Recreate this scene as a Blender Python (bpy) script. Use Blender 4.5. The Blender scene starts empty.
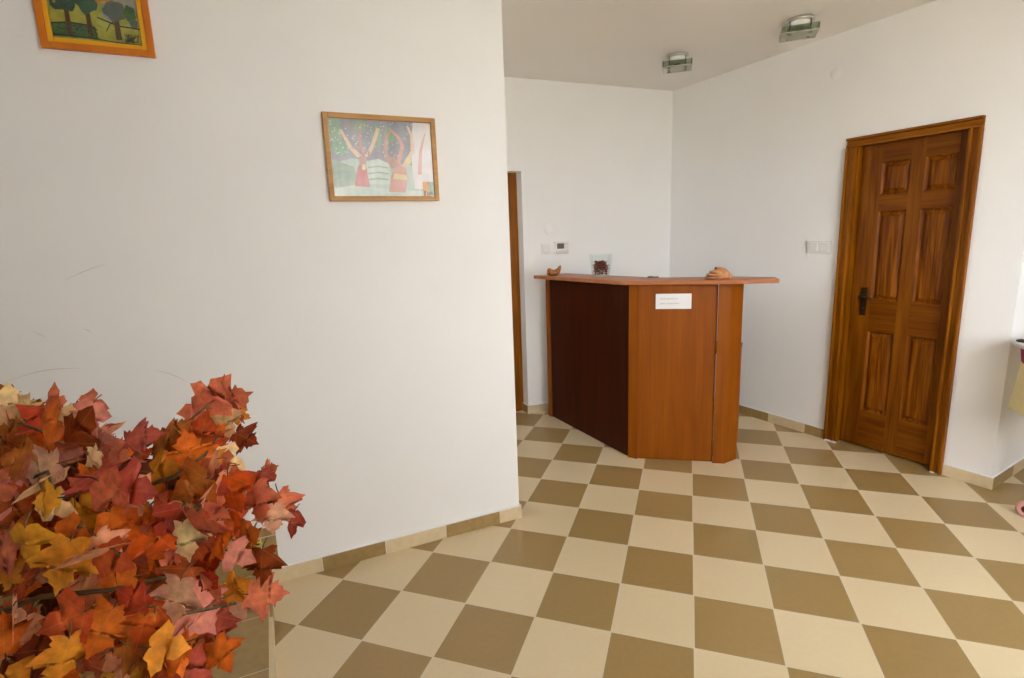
import bpy, bmesh, math, random
from mathutils import Vector, Matrix
random.seed(7)
SC = bpy.context.scene
COL = SC.collection
R = math.radians

# ------------------------------------------------------------------ camera
CAM = Vector((-0.0536, -1.7888, 1.4789))
CR = Vector((0.949, 0.312, -0.035)).normalized()
FW = Vector((-0.3132, 0.9318, -0.1842)).normalized()
CR = (CR - FW * CR.dot(FW)).normalized()
UP = CR.cross(FW).normalized()
cd = bpy.data.cameras.new('camera'); cam = bpy.data.objects.new('camera', cd); COL.objects.link(cam)
M3 = Matrix((CR, UP, -FW)).transposed()
cam.matrix_world = Matrix.Translation(CAM) @ M3.to_4x4()
cd.sensor_width = 36; cd.lens = 530.0 / 1024 * 36; cd.clip_start = 0.02
SC.camera = cam

def at(x, y, d):
    return CAM + (FW + CR * ((x - 512) / 530.0) - UP * ((y - 339) / 530.0)) * d

# ------------------------------------------------------------------ materials
def lin(c):
    c = c / 255.0
    return c / 12.92 if c <= .04045 else ((c + .055) / 1.055) ** 2.4
def rgb(r, g, b): return (lin(r), lin(g), lin(b), 1)

def mat(name, col, rough=.5, metal=0, spec=.5):
    m = bpy.data.materials.new(name); m.use_nodes = True
    b = m.node_tree.nodes['Principled BSDF']
    b.inputs['Base Color'].default_value = col
    b.inputs['Roughness'].default_value = rough
    b.inputs['Metallic'].default_value = metal
    b.inputs['Specular IOR Level'].default_value = spec
    return m
def N(m, t, **k):
    n = m.node_tree.nodes.new(t)
    for a, v in k.items():
        if hasattr(n, a): setattr(n, a, v)
    return n
def LK(m, a, b): m.node_tree.links.new(a, b)
def BS(m): return m.node_tree.nodes['Principled BSDF']

def noisy(name, c1, c2, scale=8, rough=.5, bump=0, bscale=200, spec=.5, stretch=(1, 1, 1), detail=4):
    m = mat(name, c1, rough, 0, spec)
    tc = N(m, 'ShaderNodeTexCoord'); mp = N(m, 'ShaderNodeMapping'); mp.inputs['Scale'].default_value = stretch
    LK(m, tc.outputs['Object'], mp.inputs['Vector'])
    nz = N(m, 'ShaderNodeTexNoise'); nz.inputs['Scale'].default_value = scale; nz.inputs['Detail'].default_value = detail
    LK(m, mp.outputs[0], nz.inputs['Vector'])
    rp = N(m, 'ShaderNodeValToRGB'); rp.color_ramp.elements[0].position = .35; rp.color_ramp.elements[1].position = .65
    rp.color_ramp.elements[0].color = c1; rp.color_ramp.elements[1].color = c2
    LK(m, nz.outputs['Fac'], rp.inputs[0]); LK(m, rp.outputs[0], BS(m).inputs['Base Color'])
    if bump:
        n2 = N(m, 'ShaderNodeTexNoise'); n2.inputs['Scale'].default_value = bscale
        LK(m, tc.outputs['Object'], n2.inputs['Vector'])
        bp = N(m, 'ShaderNodeBump'); bp.inputs['Strength'].default_value = bump; bp.inputs['Distance'].default_value = .002
        LK(m, n2.outputs['Fac'], bp.inputs['Height']); LK(m, bp.outputs[0], BS(m).inputs['Normal'])
    return m

def wood(name, dark, mid, light, axis='z', scale=1.0, rough=.35, rings=.5, spec=.12):
    m = mat(name, mid, rough, 0, spec)
    tc = N(m, 'ShaderNodeTexCoord')
    st = {'z': (14, 14, 1.1), 'x': (1.1, 14, 14), 'y': (14, 1.1, 14)}[axis]
    mp = N(m, 'ShaderNodeMapping'); mp.inputs['Scale'].default_value = [s * scale for s in st]
    LK(m, tc.outputs['Object'], mp.inputs['Vector'])
    nz = N(m, 'ShaderNodeTexNoise'); nz.inputs['Scale'].default_value = 1.6; nz.inputs['Detail'].default_value = 6; nz.inputs['Distortion'].default_value = rings
    LK(m, mp.outputs[0], nz.inputs['Vector'])
    mp2 = N(m, 'ShaderNodeMapping'); mp2.inputs['Scale'].default_value = [s * scale * (9 if s > 2 else 2.5) for s in st]
    LK(m, tc.outputs['Object'], mp2.inputs['Vector'])
    n2 = N(m, 'ShaderNodeTexNoise'); n2.inputs['Scale'].default_value = 1.2; n2.inputs['Detail'].default_value = 3
    LK(m, mp2.outputs[0], n2.inputs['Vector'])
    mx = N(m, 'ShaderNodeMath', operation='MULTIPLY_ADD'); mx.inputs[1].default_value = .35
    LK(m, n2.outputs['Fac'], mx.inputs[0])
    ml = N(m, 'ShaderNodeMath', operation='MULTIPLY'); ml.inputs[1].default_value = .65
    LK(m, nz.outputs['Fac'], ml.inputs[0]); LK(m, ml.outputs[0], mx.inputs[2])
    rp = N(m, 'ShaderNodeValToRGB'); e = rp.color_ramp.elements
    e[0].position = .33; e[0].color = dark; e[1].position = .68; e[1].color = light
    q = e.new(.5); q.color = mid
    LK(m, mx.outputs[0], rp.inputs[0]); LK(m, rp.outputs[0], BS(m).inputs['Base Color'])
    return m

def glass(name, tint=(1, 1, 1, 1), boost=1.0, ior=1.5):
    m = bpy.data.materials.new(name); m.use_nodes = True
    nt = m.node_tree; nt.nodes.remove(nt.nodes['Principled BSDF'])
    out = nt.nodes['Material Output']
    tr = N(m, 'ShaderNodeBsdfTransparent'); tr.inputs[0].default_value = tint
    gl = N(m, 'ShaderNodeBsdfGlossy'); gl.inputs['Roughness'].default_value = 0
    fr = N(m, 'ShaderNodeFresnel')
    ge = N(m, 'ShaderNodeNewGeometry'); mr = N(m, 'ShaderNodeMapRange'); mr.inputs[3].default_value = ior; mr.inputs[4].default_value = 1 / ior
    LK(m, ge.outputs['Backfacing'], mr.inputs[0]); LK(m, mr.outputs[0], fr.inputs['IOR'])
    mu = N(m, 'ShaderNodeMath', operation='MULTIPLY'); mu.inputs[1].default_value = boost; mu.use_clamp = True
    mx = N(m, 'ShaderNodeMixShader')
    LK(m, fr.outputs[0], mu.inputs[0]); LK(m, mu.outputs[0], mx.inputs[0])
    LK(m, tr.outputs[0], mx.inputs[1]); LK(m, gl.outputs[0], mx.inputs[2]); LK(m, mx.outputs[0], out.inputs[0])
    return m

M = {}
M['wall'] = noisy('wall_paint', (.85, .838, .822, 1), (.865, .853, .837, 1), 3, .75, .10, 160, .2)
M['ceil'] = noisy('ceiling_paint', (.85, .82, .78, 1), (.86, .83, .79, 1), 2, .85, .05, 120, .1)
BROWN = ((.315, .203, .073, 1), (.365, .243, .094, 1))
CREAM = ((.655, .525, .325, 1), (.705, .575, .367, 1))
GROUT = (.66, .57, .42, 1)
M['tb'] = noisy('brown_tile', *BROWN, 30, .38, .15, 260)
M['tc'] = noisy('cream_tile', *CREAM, 30, .38, .15, 260)
M['grout'] = mat('grout', GROUT, .8)
M['caulk'] = mat('white_caulk', (.80, .79, .80, 1), .6)

def floor_material():
    m = mat('checker_floor_tiles', CREAM[0], .36, 0, .5)
    tc = N(m, 'ShaderNodeTexCoord')
    sp = N(m, 'ShaderNodeSeparateXYZ'); LK(m, tc.outputs['Object'], sp.inputs[0])
    def mth(op, a, b=None, c=None):
        n = N(m, 'ShaderNodeMath', operation=op)
        for i, v in enumerate((a, b, c)):
            if v is None: continue
            if isinstance(v, (int, float)): n.inputs[i].default_value = v
            else: LK(m, v, n.inputs[i])
        return n.outputs[0]
    tx = mth('DIVIDE', sp.outputs[0], .3); ty = mth('DIVIDE', sp.outputs[1], .3)
    par = mth('FLOORED_MODULO', mth('ADD', mth('FLOOR', tx), mth('FLOOR', ty)), 2.0)  # 0 brown, 1 cream
    def edge(t):
        f = mth('FRACT', t)
        return mth('MINIMUM', f, mth('SUBTRACT', 1.0, f))
    ed = mth('MINIMUM', edge(tx), edge(ty))
    gr = mth('LESS_THAN', ed, .0075)
    nz = N(m, 'ShaderNodeTexNoise'); nz.inputs['Scale'].default_value = 45; nz.inputs['Detail'].default_value = 8; nz.inputs['Roughness'].default_value = .75
    LK(m, tc.outputs['Object'], nz.inputs['Vector'])
    # each tile's own shade
    cb = N(m, 'ShaderNodeCombineXYZ'); LK(m, mth('FLOOR', tx), cb.inputs[0]); LK(m, mth('FLOOR', ty), cb.inputs[1])
    wn = N(m, 'ShaderNodeTexWhiteNoise'); wn.noise_dimensions = '2D'; LK(m, cb.outputs[0], wn.inputs['Vector'])
    fac = mth('ADD', mth('MULTIPLY', mth('SUBTRACT', nz.outputs['Fac'], .5), 1.6), mth('MULTIPLY', wn.outputs['Value'], .8))
    def mixc(f, a, b):
        n = N(m, 'ShaderNodeMix', data_type='RGBA', clamp_factor=True)
        LK(m, f, n.inputs['Factor'])
        for s, v in ((n.inputs[6], a), (n.inputs[7], b)):
            if isinstance(v, tuple): s.default_value = v
            else: LK(m, v, s)
        return n.outputs[2]
    cbn = mixc(fac, *BROWN); ccr = mixc(fac, *CREAM)
    col = mixc(gr, mixc(par, cbn, ccr), GROUT)
    LK(m, col, BS(m).inputs['Base Color'])
    LK(m, mth('MULTIPLY_ADD', gr, .4, .36), BS(m).inputs['Roughness'])
    bp = N(m, 'ShaderNodeBump'); bp.inputs['Strength'].default_value = .25; bp.inputs['Distance'].default_value = .002
    LK(m, mth('SUBTRACT', mth('MULTIPLY', nz.outputs['Fac'], .3), gr), bp.inputs['Height']); LK(m, bp.outputs[0], BS(m).inputs['Normal'])
    return m
M['floor'] = floor_material()
M['oak'] = wood('stained_oak', rgb(90, 44, 0), rgb(118, 64, 2), rgb(140, 82, 8), 'z', 1.0, .45)
M['oakx'] = wood('stained_oak_rail', rgb(88, 42, 0), rgb(114, 60, 2), rgb(134, 78, 8), 'x', 1.0, .45)
M['panel_oak'] = wood('flame_grain_oak', rgb(70, 32, 0), rgb(118, 62, 2), rgb(152, 90, 12), 'z', .8, .45, 2.2)
M['casing'] = wood('casing_oak', rgb(98, 50, 0), rgb(132, 74, 4), rgb(156, 94, 16), 'z', 1.0, .42)
M['casingx'] = wood('casing_oak_head', rgb(98, 50, 0), rgb(132, 74, 4), rgb(156, 94, 16), 'x', 1.0, .42)
M['bronze'] = mat('aged_bronze', rgb(72, 56, 30), .38, .85)
M['lamin'] = wood('cherry_laminate', rgb(127, 62, 0), rgb(137, 70, 0), rgb(147, 79, 3), 'z', .8, .5, .5, .2)
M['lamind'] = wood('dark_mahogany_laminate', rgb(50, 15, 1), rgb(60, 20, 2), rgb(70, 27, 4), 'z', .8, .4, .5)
M['laminx'] = wood('worktop_laminate', rgb(160, 96, 60), rgb(176, 110, 72), rgb(188, 124, 86), 'x', .8, .33)
M['white'] = mat('white_plastic', (.78, .76, .73, 1), .4)
M['white2'] = mat('grey_white_plastic', (.66, .64, .61, 1), .4)
M['lcd'] = mat('lcd_display', rgb(112, 106, 92), .2)
M['paper'] = mat('paper', (.80, .78, .76, 1), .7)
M['ink'] = mat('grey_ink', (.42, .41, .40, 1), .7)
M['pine'] = wood('pine_frame', rgb(168, 122, 74), rgb(192, 146, 96), rgb(206, 164, 114), 'x', 1.0, .45)
M['orange'] = noisy('orange_frame_paint', rgb(196, 104, 14), rgb(206, 118, 20), 20, .4)
M['yellow'] = mat('yellow_frame_paint', rgb(226, 164, 20), .4)
M['pglass'] = glass('picture_glass', (1, 1, 1, 1), 1.0, 1.5)
M['glass'] = glass('clear_glass', (.95, .97, .96, 1), .5)
M['gglass'] = glass('green_edge_glass', (.66, .72, .62, 1), 1.0)
M['fglass'] = mat('satin_glass', rgb(186, 186, 168), .25); BS(M['fglass']).inputs['Alpha'].default_value = .55
M['opal'] = mat('opal_glass', (.86, .85, .82, 1), .3)
M['chrome'] = mat('brushed_chrome', (.62, .61, .58, 1), .3, .9)
M['screw'] = mat('screw_steel', (.25, .24, .22, 1), .4, .8)

# ------------------------------------------------------------------ mesh builder
class MB:
    def __init__(s): s.v = []; s.f = []; s.m = []; s.sm = []
    def add(s, vs, fs, mi=0, smooth=False):
        o = len(s.v); s.v += [tuple(v) for v in vs]
        for f in fs: s.f.append([i + o for i in f]); s.m.append(mi); s.sm.append(smooth)
    def box(s, x0, x1, y0, y1, z0, z1, mi=0):
        vs = [(x, y, z) for z in (z0, z1) for y in (y0, y1) for x in (x0, x1)]
        s.add(vs, [(0, 2, 3, 1), (4, 5, 7, 6), (0, 1, 5, 4), (2, 6, 7, 3), (0, 4, 6, 2), (1, 3, 7, 5)], mi)
    def bbox(s, x0, x1, y0, y1, z0, z1, b=.003, mi=0):
        bm = bmesh.new(); bmesh.ops.create_cube(bm, size=1)
        for v in bm.verts:
            v.co = Vector(((x0 + x1) / 2 + v.co.x * (x1 - x0), (y0 + y1) / 2 + v.co.y * (y1 - y0), (z0 + z1) / 2 + v.co.z * (z1 - z0)))
        bmesh.ops.bevel(bm, geom=bm.edges[:], offset=b, segments=2, affect='EDGES', profile=.5)
        s.bm(bm, mi)
    def bm(s, bm, mi=0, smooth=False):
        bm.verts.index_update()
        s.add([v.co[:] for v in bm.verts], [[v.index for v in f.verts] for f in bm.faces], mi, smooth); bm.free()
    def prism(s, pts, z0, z1, mi=0, mside=None):
        n = len(pts); a = sum(pts[i][0] * pts[(i + 1) % n][1] - pts[(i + 1) % n][0] * pts[i][1] for i in range(n))
        if a < 0: pts = pts[::-1]
        vs = [(p[0], p[1], z0) for p in pts] + [(p[0], p[1], z1) for p in pts]
        s.add(vs, [list(range(n))[::-1], list(range(n, 2 * n))], mi)
        o = len(s.v) - 2 * n
        for i in range(n):
            j = (i + 1) % n
            s.f.append([o + i, o + j, o + n + j, o + n + i]); s.m.append(mi if mside is None else mside); s.sm.append(False)
    def lathe(s, prof, c=(0, 0, 0), seg=32, mi=0, ax='z', smooth=True, sx=1, sy=1):
        vs = []; n = len(prof)
        for k in range(seg):
            a = 2 * math.pi * k / seg
            for r, z in prof:
                p = (r * math.cos(a) * sx, r * math.sin(a) * sy, z)
                if ax == 'y': p = (p[0], -p[2], p[1])     # axis points to -y (out of a wall)
                if ax == 'x': p = (p[2], p[0], p[1])
                vs.append((p[0] + c[0], p[1] + c[1], p[2] + c[2]))
        fs = [(k * n + i, ((k + 1) % seg) * n + i, ((k + 1) % seg) * n + i + 1, k * n + i + 1) for k in range(seg) for i in range(n - 1)]
        s.add(vs, fs, mi, smooth)
    def tube(s, pts, rad, seg=8, mi=0, cap=True):
        pts = [Vector(p) for p in pts]; n = len(pts)
        rs = rad if isinstance(rad, (list, tuple)) else [rad] * n
        vs = []; t0 = (pts[1] - pts[0]).normalized()
        nrm = t0.orthogonal().normalized()
        for i, p in enumerate(pts):
            t = (pts[min(i + 1, n - 1)] - pts[max(i - 1, 0)]).normalized()
            nrm = (nrm - t * nrm.dot(t)).normalized(); b = t.cross(nrm)
            for k in range(seg):
                a = 2 * math.pi * k / seg
                vs.append(p + (nrm * math.cos(a) + b * math.sin(a)) * rs[i])
        fs = [(i * seg + k, i * seg + (k + 1) % seg, (i + 1) * seg + (k + 1) % seg, (i + 1) * seg + k) for i in range(n - 1) for k in range(seg)]
        if cap: fs += [list(range(seg))[::-1], [(n - 1) * seg + k for k in range(seg)]]
        s.add(vs, fs, mi, True)
    def blob(s, c, r, mi=0, sub=3, fn=None, rot=None):
        bm = bmesh.new(); bmesh.ops.create_icosphere(bm, subdivisions=sub, radius=1)
        for v in bm.verts:
            p = v.co.copy()
            if fn: p = fn(p)
            p = Vector((p.x * r[0], p.y * r[1], p.z * r[2]))
            if rot: p = rot @ p
            v.co = p + Vector(c)
        s.bm(bm, mi, True)
    def build(s, name, mats, parent=None, loc=None, rz=None):
        me = bpy.data.meshes.new(name); me.from_pydata(s.v, [], s.f); 
        if not isinstance(mats, (list, tuple)): mats = [mats]
        for m in mats: me.materials.append(M[m] if isinstance(m, str) else m)
        me.polygons.foreach_set('material_index', s.m); me.polygons.foreach_set('use_smooth', s.sm); me.update()
        o = bpy.data.objects.new(name, me); COL.objects.link(o)
        if parent: o.parent = parent
        if loc: o.location = loc
        if rz is not None: o.rotation_euler.z = rz
        return o

def tag(o, label=None, cat=None, group=None, kind=None):
    if label: o['label'] = label
    if cat: o['category'] = cat
    if group: o['group'] = group
    if kind: o['kind'] = kind
    return o
def empty(name, loc=(0, 0, 0), rz=0, label=None, cat=None, group=None, kind=None):
    o = bpy.data.objects.new(name, None); o.empty_display_size = .1; COL.objects.link(o)
    o.location = loc; o.rotation_euler.z = rz
    return tag(o, label, cat, group, kind)
def struct(o, label=None, cat=None): return tag(o, label, cat, None, 'structure')

# wall frames: local x runs along the wall to the right, local -y comes out into the room
class FR:
    def __init__(s, o, deg): s.o = Vector((o[0], o[1], 0)); s.a = R(deg)
    def p(s, x, y=0, z=0): return s.o + Matrix.Rotation(s.a, 3, 'Z') @ Vector((x, y, z))
    def kw(s): return dict(loc=s.o, rz=s.a)
NW = FR((-.891, .722), 42.667)          # near white wall
RW = FR((.388, 2.787), -42.284)         # wall with the oak door
BW = FR(( -1.382, 2.360), 40.245)       # back wall
RT = FR((1.595, 1.690), 49.58)          # return beyond the door
H = 2.70

# ------------------------------------------------------------------ the room shell
fl = MB(); fl.prism([(-5, -6), (6.5, -6), (6.5, 5.5), (-5, 5.5)], -.1, 0)
struct(fl.build('floor', 'floor'), 'floor of brown and cream checkerboard tiles', 'floor')
_rr = RT.p(2.2, 0); _hw = BW.p(-2.0, 0); _hb = NW.p(-1.3, .14)
ce = MB(); ce.prism([(q.x, q.y) for q in (NW.p(-3.26, -3.26), NW.p(3.76, -3.26), _rr + Vector((.22, .05, 0)), _rr + Vector((-.1, .3, 0)), RW.p(1.65, 1.02), RW.p(.45, 1.02), BW.p(1.68, .22), BW.p(-2.1, .22), _hw + Vector((-.1, -.03, 0)), _hb + Vector((-.1, 0, 0)), NW.p(-3.26, .15))], H, H + .1)
struct(ce.build('ceiling', 'ceil'), 'plain beige ceiling', 'ceiling')

NL, NT, DEP = 3.1, .14, 3.0            # near wall length, thickness, room depth in front of it
w = MB(); w.box(-NL, 0, 0, NT, 0, H)
wl = struct(w.build('wall_left', 'wall', **NW.kw()), 'white wall with two framed pictures', 'wall')
# scuffs on the paint
sc = MB()
for a, b, bend in (((-1.763, 1.392), (-1.634, 1.443), .004), ((-1.972, 1.049), (-1.768, 1.066), .014), ((-1.737, 1.214), (-1.712, 1.196), 0),
                   ((-1.881, 1.217), (-1.848, 1.192), 0), ((-1.537, 1.027), (-1.427, .959), .008)):
    n = 8; up = []
    for i in range(n + 1):
        t = i / n; x = a[0] + (b[0] - a[0]) * t; z = a[1] + (b[1] - a[1]) * t + bend * math.sin(math.pi * t); h = .0012 * math.sin(math.pi * (.1 + .8 * t))
        up += [(x, -.0006, z - h), (x, -.0006, z + h)]
    sc.add(up, [(2 * i, 2 * i + 2, 2 * i + 3, 2 * i + 1) for i in range(n)])
M['scuff'] = mat('scuff_grey', (.60, .58, .55, 1), .8)
sc.build('scuff_mark', 'scuff', wl)

# back wall with a recessed doorway at its left end
w = MB()
w.box(.062, 1.66, 0, .2, 0, H); w.box(-.85, .062, 0, .2, 2.01, H); w.box(-2.2, -.85, 0, .2, 0, H)
struct(w.build('wall_back', 'wall', **BW.kw()), 'white back wall behind the counter', 'wall')
# right wall with the door opening
w = MB()
w.box(-.95, .755, 0, .16, 0, H); w.box(.755, 1.35, 0, .16, 2.0, H); w.box(1.35, 1.631, 0, .16, 0, H)
struct(w.build('wall_right', 'wall', **RW.kw()), 'white wall with the oak door', 'wall')
w = MB(); w.prism([(0, 0), (2.2, 0), (2.2, .16), (.1, .16)], 0, H)
struct(w.build('wall_return', 'wall', **RT.kw()), 'white wall turning the corner beyond the oak door', 'wall')
def holed(name, fr, L, t, holes, label):
    w = MB(); x = 0; ya, yb = min(0, t), max(0, t)
    for a, b, za, zb in sorted(holes):
        w.box(x, a, ya, yb, 0, H); w.box(a, b, ya, yb, 0, za); w.box(a, b, ya, yb, zb, H); x = b
    w.box(x, L, ya, yb, 0, H)
    return struct(w.build(name, 'wall', **fr.kw()), label, 'wall')
# closing walls that the photograph does not show
def closing(name, a, b, t=.15):
    a = Vector((a[0], a[1], 0)); b = Vector((b[0], b[1], 0)); d = b - a
    w = MB(); w.box(0, d.length, 0, t, 0, H)
    struct(w.build(name, 'wall', loc=a, rz=math.atan2(d.y, d.x)), 'plain white wall closing the room', 'wall')
pl = NW.p(-NL, 0); pb = NW.p(-NL, -DEP)
pe = NW.p(3.6, -DEP); rr = RT.p(2.2, 0)
hb = NW.p(-1.3, NT); hw = BW.p(-2.0, 0)
def seg(a, b): d = b - a; return FR(a, math.degrees(math.atan2(d.y, d.x))), d.length
SW, SL = seg(pl, pb); EW, EL = seg(rr, pe); HW, HL = seg(hb, hw); BH, BL = seg(NW.p(-NL, -DEP), NW.p(3.7, -DEP))
# frame, length, wall thickness (sign: outside), window openings (x0, x1, z0, z1)
OPEN = {'behind': (BH, BL, -.25, [(2.35, 3.18, .9, 2.6), (3.28, 4.58, .9, 2.6), (4.70, 5.20, .9, 2.6)]),
        'stair': (SW, SL, -.15, []),
        'east': (EW, EL, .15, []),
        'hall': (HW, HL, .1, [(HL / 2 - .30, HL / 2 + .30, 1.3, 2.3)])}  # hall window is added, fill light for ceiling, right wall and far floor
w = MB(); w.box(-1.0, .2, .205, .3, 0, H)
struct(w.build('wall_backing', 'wall', **BW.kw()), 'added plain wall behind the recessed door, stopping a light leak', 'wall')  # added backing, keeps outside light from leaking under the door
w = MB(); w.box(.6, 1.5, .9, 1.0, 0, H); w.box(.5, .6, .16, 1.0, 0, H); w.box(1.5, 1.6, .16, 1.0, 0, H)
struct(w.build('wall_door_backing', 'wall', **RW.kw()), 'added unseen plain walls behind the oak door, stopping light leaks', 'wall')  # added box of walls, blocks sky light around the oak door
def window(i, base, ang, wd, hh, inward):
    e = empty('window_%d' % i, base, ang, kind='structure')
    hw_ = wd / 2; f = MB()
    for x0, x1, z0, z1 in ((-hw_, -hw_ + .06, 0, hh), (hw_ - .06, hw_, 0, hh), (-hw_ + .06, hw_ - .06, 0, .06), (-hw_ + .06, hw_ - .06, hh - .06, hh), (-.03, .03, .06, hh - .06)):
        f.bbox(x0, x1, -.03, .03, z0, z1, .006)
    f.build('window_frame', 'white', e)
    g = MB()
    for x0, x1 in ((-hw_ + .06, -.03), (.03, hw_ - .06)): g.box(x0, x1, -.004, .004, .06, hh - .06)
    g.build('window_pane', 'glass', e)
    L = bpy.data.lights.new('daylight_portal', 'AREA'); L.shape = 'RECTANGLE'; L.size = wd; L.size_y = hh; L.cycles.is_portal = True
    lo = bpy.data.objects.new('daylight_portal', L); COL.objects.link(lo)
    rot = Matrix.Rotation(ang, 3, 'Z')
    lo.location = Vector(base) + rot @ Vector((0, -.09 * inward, hh / 2))
    lo.rotation_euler = (rot @ Vector((0, inward, 0))).to_track_quat('-Z', 'Z').to_euler()
wi = 0
for nm, (fr, L_, t_, ops) in OPEN.items():
    holed('wall_' + nm, fr, L_, t_, ops, 'unseen white wall with windows' if ops else 'plain white wall closing the room')
    for xa, xb, za, zb in ops:
        wi += 1; sg = 1 if t_ < 0 else -1
        window(wi, fr.p((xa + xb) / 2, t_ + .08 * sg, za), fr.a, xb - xa, zb - za, sg)
# added sheer curtain across the windows, softens their reflection in the picture glass
M['sheer'] = mat('added_sheer', (.8, .8, .8, 1), .9)
_m = M['sheer']; _t = N(_m, 'ShaderNodeBsdfTranslucent'); _t.inputs[0].default_value = (.9, .9, .9, 1); _x = N(_m, 'ShaderNodeMixShader'); _x.inputs[0].default_value = .72
LK(_m, BS(_m).outputs[0], _x.inputs[1]); LK(_m, _t.outputs[0], _x.inputs[2]); LK(_m, _x.outputs[0], _m.node_tree.nodes['Material Output'].inputs[0])
cu = MB(); n = 150; vs = []
for k in range(n + 1):
    x = -.82 + 1.50 * k / n; y = -DEP + .05 + .018 * math.sin(k * .9)
    vs += [(x, y, .06), (x, y, 2.64)]
cu.add(vs, [(2 * k, 2 * k + 2, 2 * k + 3, 2 * k + 1) for k in range(n)], 0, True)
struct(cu.build('added_curtain', 'sheer', **NW.kw()), 'added unseen sheer white curtain softening the window light and its reflection', 'curtain')

# ------------------------------------------------------------------ baseboards: cut tiles, alternately cream and brown
def baseboard(name, fr, cuts, first, h=.068, t=.011, end=None, y=0, label=None):
    b = MB(); k = first
    for x0, x1 in zip(cuts[:-1], cuts[1:]):
        b.box(x0 + .0012, x1 - .0012, y - t, y, 0, h, k); k = 1 - k
    b.box(cuts[0], cuts[-1], y - t + .001, y, 0, h + .004, 2)
    return struct(b.build(name, ['tc', 'tb', 'caulk'], **fr.kw()), label or 'low baseboard of cut cream and brown tiles', 'baseboard')
bl = MB()
k = 0; cuts = [-1.222, -1.011, -.72, -.415, -.118, .011]
for x0, x1 in zip(cuts[:-1], cuts[1:]): bl.box(x0 + .0012, x1 - .0012, -.011, 0, 0, .068, k); k = 1 - k
bl.box(0, .011, 0, NT, 0, .068, 0)
bl.box(cuts[0], .0095, -.0095, 0, 0, .072, 2); bl.box(0, .0095, 0, NT, 0, .072, 2)
struct(bl.build('baseboard_left', ['tc', 'tb', 'caulk'], **NW.kw()), 'cream and brown tile baseboard of the picture wall', 'baseboard')
baseboard('baseboard_right', RW, [-.36, -.05, .254, .549, .70], 0)
bb = MB(); bb.box(1.405, 1.642, -.011, 0, 0, .068, 0); bb.box(1.405, 1.6405, -.0095, 0, 0, .072, 1)
struct(bb.build('baseboard_doorside', ['tc', 'caulk'], **RW.kw()), 'cream tile baseboard right of the oak door', 'baseboard')
baseboard('baseboard_return', RT, [-.0, .30, .60, .90, 1.2, 1.5], 1)
bk = MB(); k = 0
for x0, x1 in ((.051, .30), (.30, .60), (.60, .90), (.90, 1.2), (1.2, 1.5)): bk.box(x0 + .001, x1 - .001, -.011, 0, 0, .068, k); k = 1 - k
bk.box(.051, .062, 0, .1, 0, .068, 1); bk.box(.0525, 1.5, -.0095, 0, 0, .072, 2); bk.box(.0525, .062, 0, .1, 0, .072, 2)
struct(bk.build('baseboard_back', ['tc', 'tb', 'caulk'], **BW.kw()), 'cream and brown tile baseboard of the back wall', 'baseboard')

# tiled step below the plant, and the tile lining on the wall above it
st = MB(); E0 = -1.222; SH = .072
st.box(-NL, E0 - .011, -2.2, 0, 0, SH, 0)
st.box(E0 - .011, E0, -2.2, 0, 0, SH - .003, 1)
st.box(E0 - .0115, E0 + .0004, -.34, -.245, 0.002, SH - .002, 0)
gx = E0 - .011
while gx > -NL + .3:
    st.box(gx - .003, gx, -2.2, 0, SH - .002, SH + .0004, 2); gx -= .30
for q in range(7): st.box(-NL, E0 - .011, -.02 - .3 * q - .003, -.02 - .3 * q, SH - .002, SH + .0004, 2)
struct(st.build('floor_step', ['tb', 'tc', 'grout'], **NW.kw()), 'low brown tiled step under the maple tree', 'step')
tr = MB()
tr.box(-1.60, -1.19, -.010, 0, SH, .272, 0); tr.box(-1.90, -1.60, -.010, 0, SH, .47, 0); tr.box(-NL, -1.90, -.010, 0, SH, .68, 0)
for z in (.232, .43): tr.box((-1.60 if z < .3 else -1.9) if 0 else -1.9 if z > .3 else -1.60, -1.19 if z < .3 else -1.60, -.0106, -.002, z, z + .004, 1)
for x in (-1.252, -1.552, -1.852, -2.152): tr.box(x - .002, x + .002, -.0106, -.002, SH, .23 if x > -1.6 else .46, 1)
struct(tr.build('trim_1', ['tb', 'grout'], **NW.kw()), 'brown tile lining on the wall above the step', 'tile trim')
stk = MB()
stk.lathe([(.0, .0008), (.006, .0008), (.006, 0)], (-1.262, -.0106, .208), 20, 1, 'y'); stk.lathe([(.0065, .0015), (.013, .0015), (.0135, 0), (.0065, 0), (.0065, .0015)], (-1.262, -.0106, .208), 24, 0, 'y', sx=1.3, sy=.8)
M['stick'] = mat('yellow_sticker', rgb(196, 190, 60), .5); M['dark'] = mat('near_black', (.012, .012, .012, 1), .5)
o = stk.build('sticker', ['stick', 'dark'], **NW.kw()); tag(o, 'tiny yellow ring sticker with a dark centre on the brown wall tiles', 'sticker')

# ------------------------------------------------------------------ oak door
d = empty('door_1', RW.o, RW.a, 'dark stained six panel oak door in a moulded casing', 'door', kind='structure')
c = MB()
def casing_leg(mb, x0, x1, z0, z1, flip, head=False, mi=0):
    # three steps of moulding
    w = .058
    if head:
        for a, b, t in ((0, .015, .030), (.015, .042, .014), (.042, .058, .024)):
            mb.bbox(x0 + (.058 - .058), x1, -t, 0, z1 - b, z1 - a, .003, mi)
    else:
        for a, b, t in ((0, .015, .030), (.015, .042, .014), (.042, .058, .024)):
            xa, xb = (x0 + a, x0 + b) if not flip else (x1 - b, x1 - a)
            mb.bbox(xa, xb, -t, 0, z0, z1, .003, mi)
casing_leg(c, .70, .758, 0, 1.982, False); casing_leg(c, 1.347, 1.405, 0, 1.982, True)
c.box(.755, .772, 0, .158, 0, 1.985); c.box(1.333, 1.35, 0, .158, 0, 1.985)      # jambs
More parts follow.
